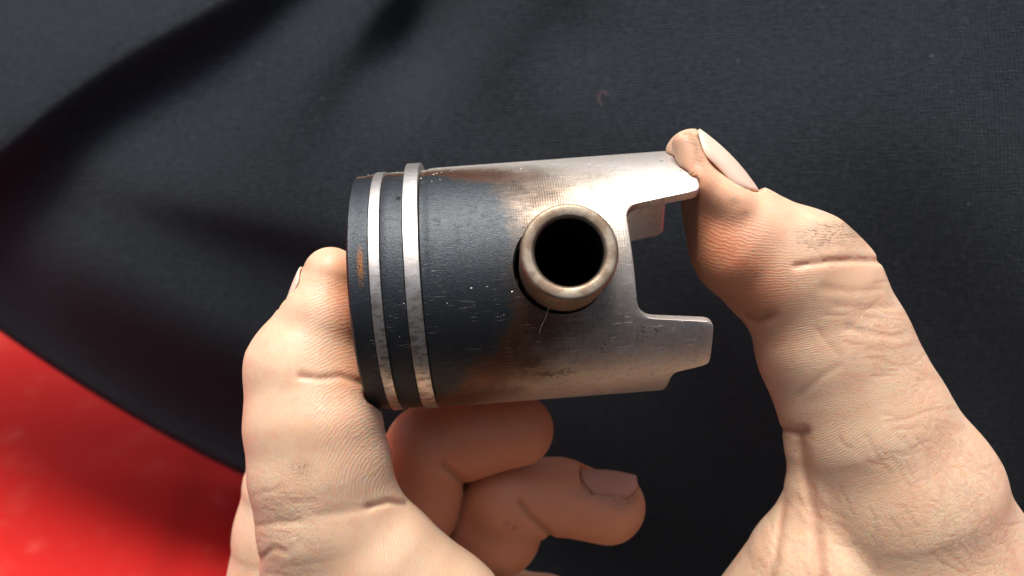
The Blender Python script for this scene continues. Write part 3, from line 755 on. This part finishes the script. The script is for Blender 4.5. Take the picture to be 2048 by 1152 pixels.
def build_hand():
    gx = axis_grid(-62, 150, -50, 90, 0.40); gy = axis_grid(-205, 34, -52, 32, 0.40); gz = axis_grid(-232, -112, -180, -128, 0.40)
    nx, ny, nz = len(gx), len(gy), len(gz)
    V = np.full((nx, ny, nz), 9.0, dtype=np.float32)
    B = 8
    bx, by, bz = [np.arange(0, n - 1, B) for n in (nx, ny, nz)]
    def ctr(g, b): e = np.minimum(b + B, len(g) - 1); return (g[b] + g[e]) / 2, (g[e] - g[b]) / 2
    cx, hx = ctr(gx, bx); cy, hy = ctr(gy, by); cz, hz = ctr(gz, bz)
    C = np.stack(np.meshgrid(cx, cy, cz, indexing='ij'), -1).reshape(-1, 3)
    H = np.stack(np.meshgrid(hx, hy, hz, indexing='ij'), -1).reshape(-1, 3)
    d = hand_sdf(C); act = np.abs(d) < np.linalg.norm(H, axis=1) * 1.15 + 1.5
    I = np.stack(np.meshgrid(bx, by, bz, indexing='ij'), -1).reshape(-1, 3)
    for k in np.nonzero(~act & (d < 0))[0]:
        i, j, l = I[k]; V[i:i + B + 1, j:j + B + 1, l:l + B + 1] = -9
    A = I[act]; off = np.stack(np.meshgrid(*[np.arange(B + 1)] * 3, indexing='ij'), -1).reshape(-1, 3)
    for s in range(0, len(A), 1500):
        q = (A[s:s + 1500, None, :] + off[None]).reshape(-1, 3)
        q = np.minimum(q, [nx - 1, ny - 1, nz - 1])
        lin = np.unique(np.ravel_multi_index(q.T, V.shape)); qi, qj, qk = np.unravel_index(lin, V.shape)
        V[qi, qj, qk] = hand_sdf(np.stack([gx[qi], gy[qj], gz[qk]], -1))
    # close at the grid border
    V[0] = V[-1] = 5; V[:, 0] = V[:, -1] = 5; V[:, :, 0] = V[:, :, -1] = 5
    # surface nets
    ins = V < 0
    cnt = np.zeros((nx - 1, ny - 1, nz - 1), dtype=np.uint8)
    for a in (0, 1):
        for b in (0, 1):
            for c in (0, 1): cnt += ins[a:nx - 1 + a, b:ny - 1 + b, c:nz - 1 + c]
    ci, cj, ck = np.nonzero((cnt > 0) & (cnt < 8))
    vid = np.full(cnt.shape, -1, dtype=np.int32); vid[ci, cj, ck] = np.arange(len(ci))
    acc = np.zeros((len(ci), 3)); num = np.zeros(len(ci))
    cor = [(a, b, c) for a in (0, 1) for b in (0, 1) for c in (0, 1)]
    for p in cor:
        for ax_ in range(3):
            if p[ax_]: continue
            q = list(p); q[ax_] = 1
            i0, j0, k0 = ci + p[0], cj + p[1], ck + p[2]; i1, j1, k1 = ci + q[0], cj + q[1], ck + q[2]
            v0 = V[i0, j0, k0]; v1 = V[i1, j1, k1]; m = (v0 < 0) != (v1 < 0)
            t = v0[m] / (v0[m] - v1[m])
            pa = np.stack([gx[i0[m]], gy[j0[m]], gz[k0[m]]], -1); pb = np.stack([gx[i1[m]], gy[j1[m]], gz[k1[m]]], -1)
            acc[m] += pa + (pb - pa) * t[:, None]; num[m] += 1
    P = acc / num[:, None]
    faces = []
    def quads(ax_):
        s0 = [slice(None)] * 3; s1 = [slice(None)] * 3; s0[ax_] = slice(0, -1); s1[ax_] = slice(1, None)
        a = ins[tuple(s0)]; b = ins[tuple(s1)]
        i, j, k = np.nonzero(a != b); o1, o2 = [q for q in range(3) if q != ax_]
        idx = np.stack([i, j, k], -1)
        ok = (idx[:, o1] > 0) & (idx[:, o2] > 0) & (idx[:, o1] < V.shape[o1] - 1) & (idx[:, o2] < V.shape[o2] - 1); idx = idx[ok]
        def g(d1, d2):
            q = idx.copy(); q[:, o1] -= d1; q[:, o2] -= d2; return vid[q[:, 0], q[:, 1], q[:, 2]]
        f = np.stack([g(0, 0), g(1, 0), g(1, 1), g(0, 1)], -1)
        sgn = a[idx[:, 0], idx[:, 1], idx[:, 2]]
        if ax_ == 1: sgn = ~sgn
        f[~sgn] = f[~sgn][:, ::-1]
        return f
    Fc = np.concatenate([quads(0), quads(1), quads(2)])
    Fc = Fc[(Fc >= 0).all(1)]
    # a little smoothing (keeps volume: two taubin steps)
    ed = np.concatenate([Fc[:, [0, 1]], Fc[:, [1, 2]], Fc[:, [2, 3]], Fc[:, [3, 0]]])
    deg = np.bincount(ed.reshape(-1), minlength=len(P)).astype(float)
    def lap(P):
        s = np.stack([np.bincount(ed[:, 0], P[ed[:, 1], k], len(P)) + np.bincount(ed[:, 1], P[ed[:, 0], k], len(P)) for k in range(3)], -1)
        return s / deg[:, None] - P
    for _ in range(3): P = P + 0.5 * lap(P); P = P - 0.52 * lap(P)
    _, D, px, py = hand_sdf(P, True)
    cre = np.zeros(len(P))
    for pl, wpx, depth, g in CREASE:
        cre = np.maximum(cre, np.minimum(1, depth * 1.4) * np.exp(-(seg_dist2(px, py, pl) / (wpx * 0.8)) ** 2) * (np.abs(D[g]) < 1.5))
    r2 = random.Random(3); ln = np.zeros(len(P)); segs = []
    def wig(x, y, ang, L, w_):
        pl = [(x, y)]
        for _ in range(4):
            ang += r2.gauss(0, 0.22); x += L / 4 * math.cos(ang); y += L / 4 * math.sin(ang); pl.append((x, y))
        segs.append((pl, w_))
    for k in range(26):      # across the thumb between its joints
        y = r2.uniform(560, 860); xr = 1765 + (y - 520) * 0.52
        wig(xr - r2.uniform(30, 170), y, r2.uniform(-0.05, 0.25), r2.uniform(40, 130), r2.uniform(3, 5))
    for k in range(110):     # criss-crossed skin at the base of the thumb
        y = r2.uniform(840, 1150); xr = 1890 + (y - 800) * 0.52
        wig(xr - abs(r2.gauss(0, 130)) - 5, y, r2.choice([r2.gauss(0.15, 0.3), r2.gauss(1.25, 0.25)]), r2.uniform(25, 75), r2.uniform(3, 4.5))
    for k in range(22): wig(r2.uniform(505, 580), r2.uniform(960, 1150), r2.gauss(0, 0.25), r2.uniform(25, 70), r2.uniform(3, 5))
    for k in range(14): wig(r2.uniform(1620, 1720), r2.uniform(470, 520), r2.gauss(0.1, 0.3), r2.uniform(20, 60), 3.5)
    for k in range(16): wig(r2.uniform(1500, 1680), r2.uniform(960, 1150), r2.gauss(1.1, 0.25), r2.uniform(40, 110), r2.uniform(3, 6))
    front = P[:, 2] > -165
    for pl, w_ in segs:
        a = np.array(pl); m = front & (px > a[:, 0].min() - 20) & (px < a[:, 0].max() + 20) & (py > a[:, 1].min() - 20) & (py < a[:, 1].max() + 20)
        ln[m] = np.maximum(ln[m], np.exp(-(seg_dist2(px[m], py[m], pl) / w_) ** 2))
    names = ['index', 'thumb', 'middle', 'ring', 'pinky', 'palm']
    own = np.argmin(np.stack([np.abs(D[g]) for g in names]), 0)
    ss = lambda x, a, b: (lambda t: t * t * (3 - 2 * t))(np.clip((x - a) / (b - a), 0, 1))
    mmpx = -P[:, 2] / F
    isI, isT = own == 0, own == 1
    low = own == 5
    # ridge phase
    phI = np.where(py > 1008, np.hypot(px - 240, (py - 1150) * 0.9), np.hypot(px - 844, py - 994))
    tsl = -0.14 + 0.84 * np.clip((py - 470) / 290, -0.2, 1.3)
    phT = py + (px - 1500) * tsl
    ph = np.where(isI | (px < 1100), phI, phT) * mmpx
    aI = ss(px, 560 + 0.10 * (py - 600), 650 + 0.10 * (py - 600)) * ss(py, 520, 600)
    aI = np.where(py > 1008, ss(px, 640, 760), aI)
    edge = 1470 + (py - 400) * 0.62
    aT = 1 - ss(px, edge - 20, edge + 130)
    aT = aT * (1 - ss(py, 900, 1100)) * ss(py, 395, 450)
    amt = np.where(isI, aI, np.where(isT, aT, 0.35)); amt = np.where(low & (px < 1100), aI, amt)
    wr = np.where(isT, ss(px, edge + 0, edge + 160) * ss(py, 540, 640) + ss(py, 900, 1050) * 0.8, 0.25)
    wr = np.where(isI, (1 - ss(px, 600, 700)) * ss(py, 860, 1000), wr); wr = np.clip(wr, 0.08, 1.2)
    g2 = lambda x, y, rx, ry: np.exp(-(((px - x) / rx) ** 2 + ((py - y) / ry) ** 2))  # red: flush of pressed skin, with the piston tab's shade tinted into the thumb
    red = isT * (1.2 * g2(1395, 490, 105, 100) + 0.9 * g2(1480, 580, 100, 70) + 0.4 * g2(1400, 350, 30, 60) + 0.35 * g2(1540, 680, 60, 80)) \
        + isI * (0.95 * g2(712, 640, 45, 130) + 0.3 * g2(680, 560, 50, 60) + 0.3 * g2(700, 760, 50, 30)) \
        + (own == 2) * 0.95 * ss(px, 640, 740) + (own == 3) * 0.85 + (own == 4) * 0.6 + (own == 2) * 0.45 * g2(1040, 850, 130, 90) + (own == 3) * 0.25 * g2(1200, 930, 90, 40)  # middle, ring and little finger: warm shadow tone put into the skin colour
    gr = isT * (1.3 * g2(1640, 474, 52, 26) + 1.4 * g2(1705, 458, 48, 18) + 0.5 * g2(1725, 500, 18, 22) + 0.8 * g2(1470, 402, 14, 8) + 0.7 * g2(1490, 428, 16, 6) + 0.5 * g2(1375, 275, 30, 16) + 0.5 * g2(1392, 300, 9, 40)
        + 0.6 * g2(1505, 548, 22, 14) + 0.5 * g2(1340, 290, 18, 25) + 0.4 * g2(1400, 330, 10, 30) + 0.3 * g2(1720, 940, 40, 10)) \
        + isI * (0.7 * g2(602, 935, 26, 16) + 0.35 * g2(690, 560, 26, 16) + 0.35 * g2(625, 1085, 30, 14) + 0.5 * g2(604, 528, 12, 14)) \
        + (own == 3) * (1.1 * g2(1250, 1000, 36, 24) + 0.9 * g2(1200, 985, 50, 16) + 1.0 * g2(1015, 1048, 5, 4) + 1.0 * g2(1029, 1056, 5, 4) + 0.4 * g2(1275, 965, 14, 14))
    Mw = np.array(M_CAM); pw = (P * MM) @ Mw[:3, :3].T + Mw[:3, 3]
    org = np.array(W(unp(1300, 1500, 175)))
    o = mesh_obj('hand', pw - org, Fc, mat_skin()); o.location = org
    for nm, a in (('ridge_phase', ph), ('ridge_amount', amt), ('wrinkle_amount', wr), ('redness_and_shade', np.clip(red, 0, 1)), ('grime', np.clip(gr, 0, 1)), ('crease', cre), ('lines', ln)):
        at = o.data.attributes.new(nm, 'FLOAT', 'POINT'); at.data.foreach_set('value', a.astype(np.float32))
    tag(o, 'bare hand with grimy skin pinching the piston between thumb and forefinger', 'hand')
    bpy.context.view_layer.update()
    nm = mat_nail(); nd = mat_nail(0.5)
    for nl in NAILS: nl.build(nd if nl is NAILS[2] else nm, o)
    print('hand verts', len(P), 'faces', len(Fc))
build_hand()
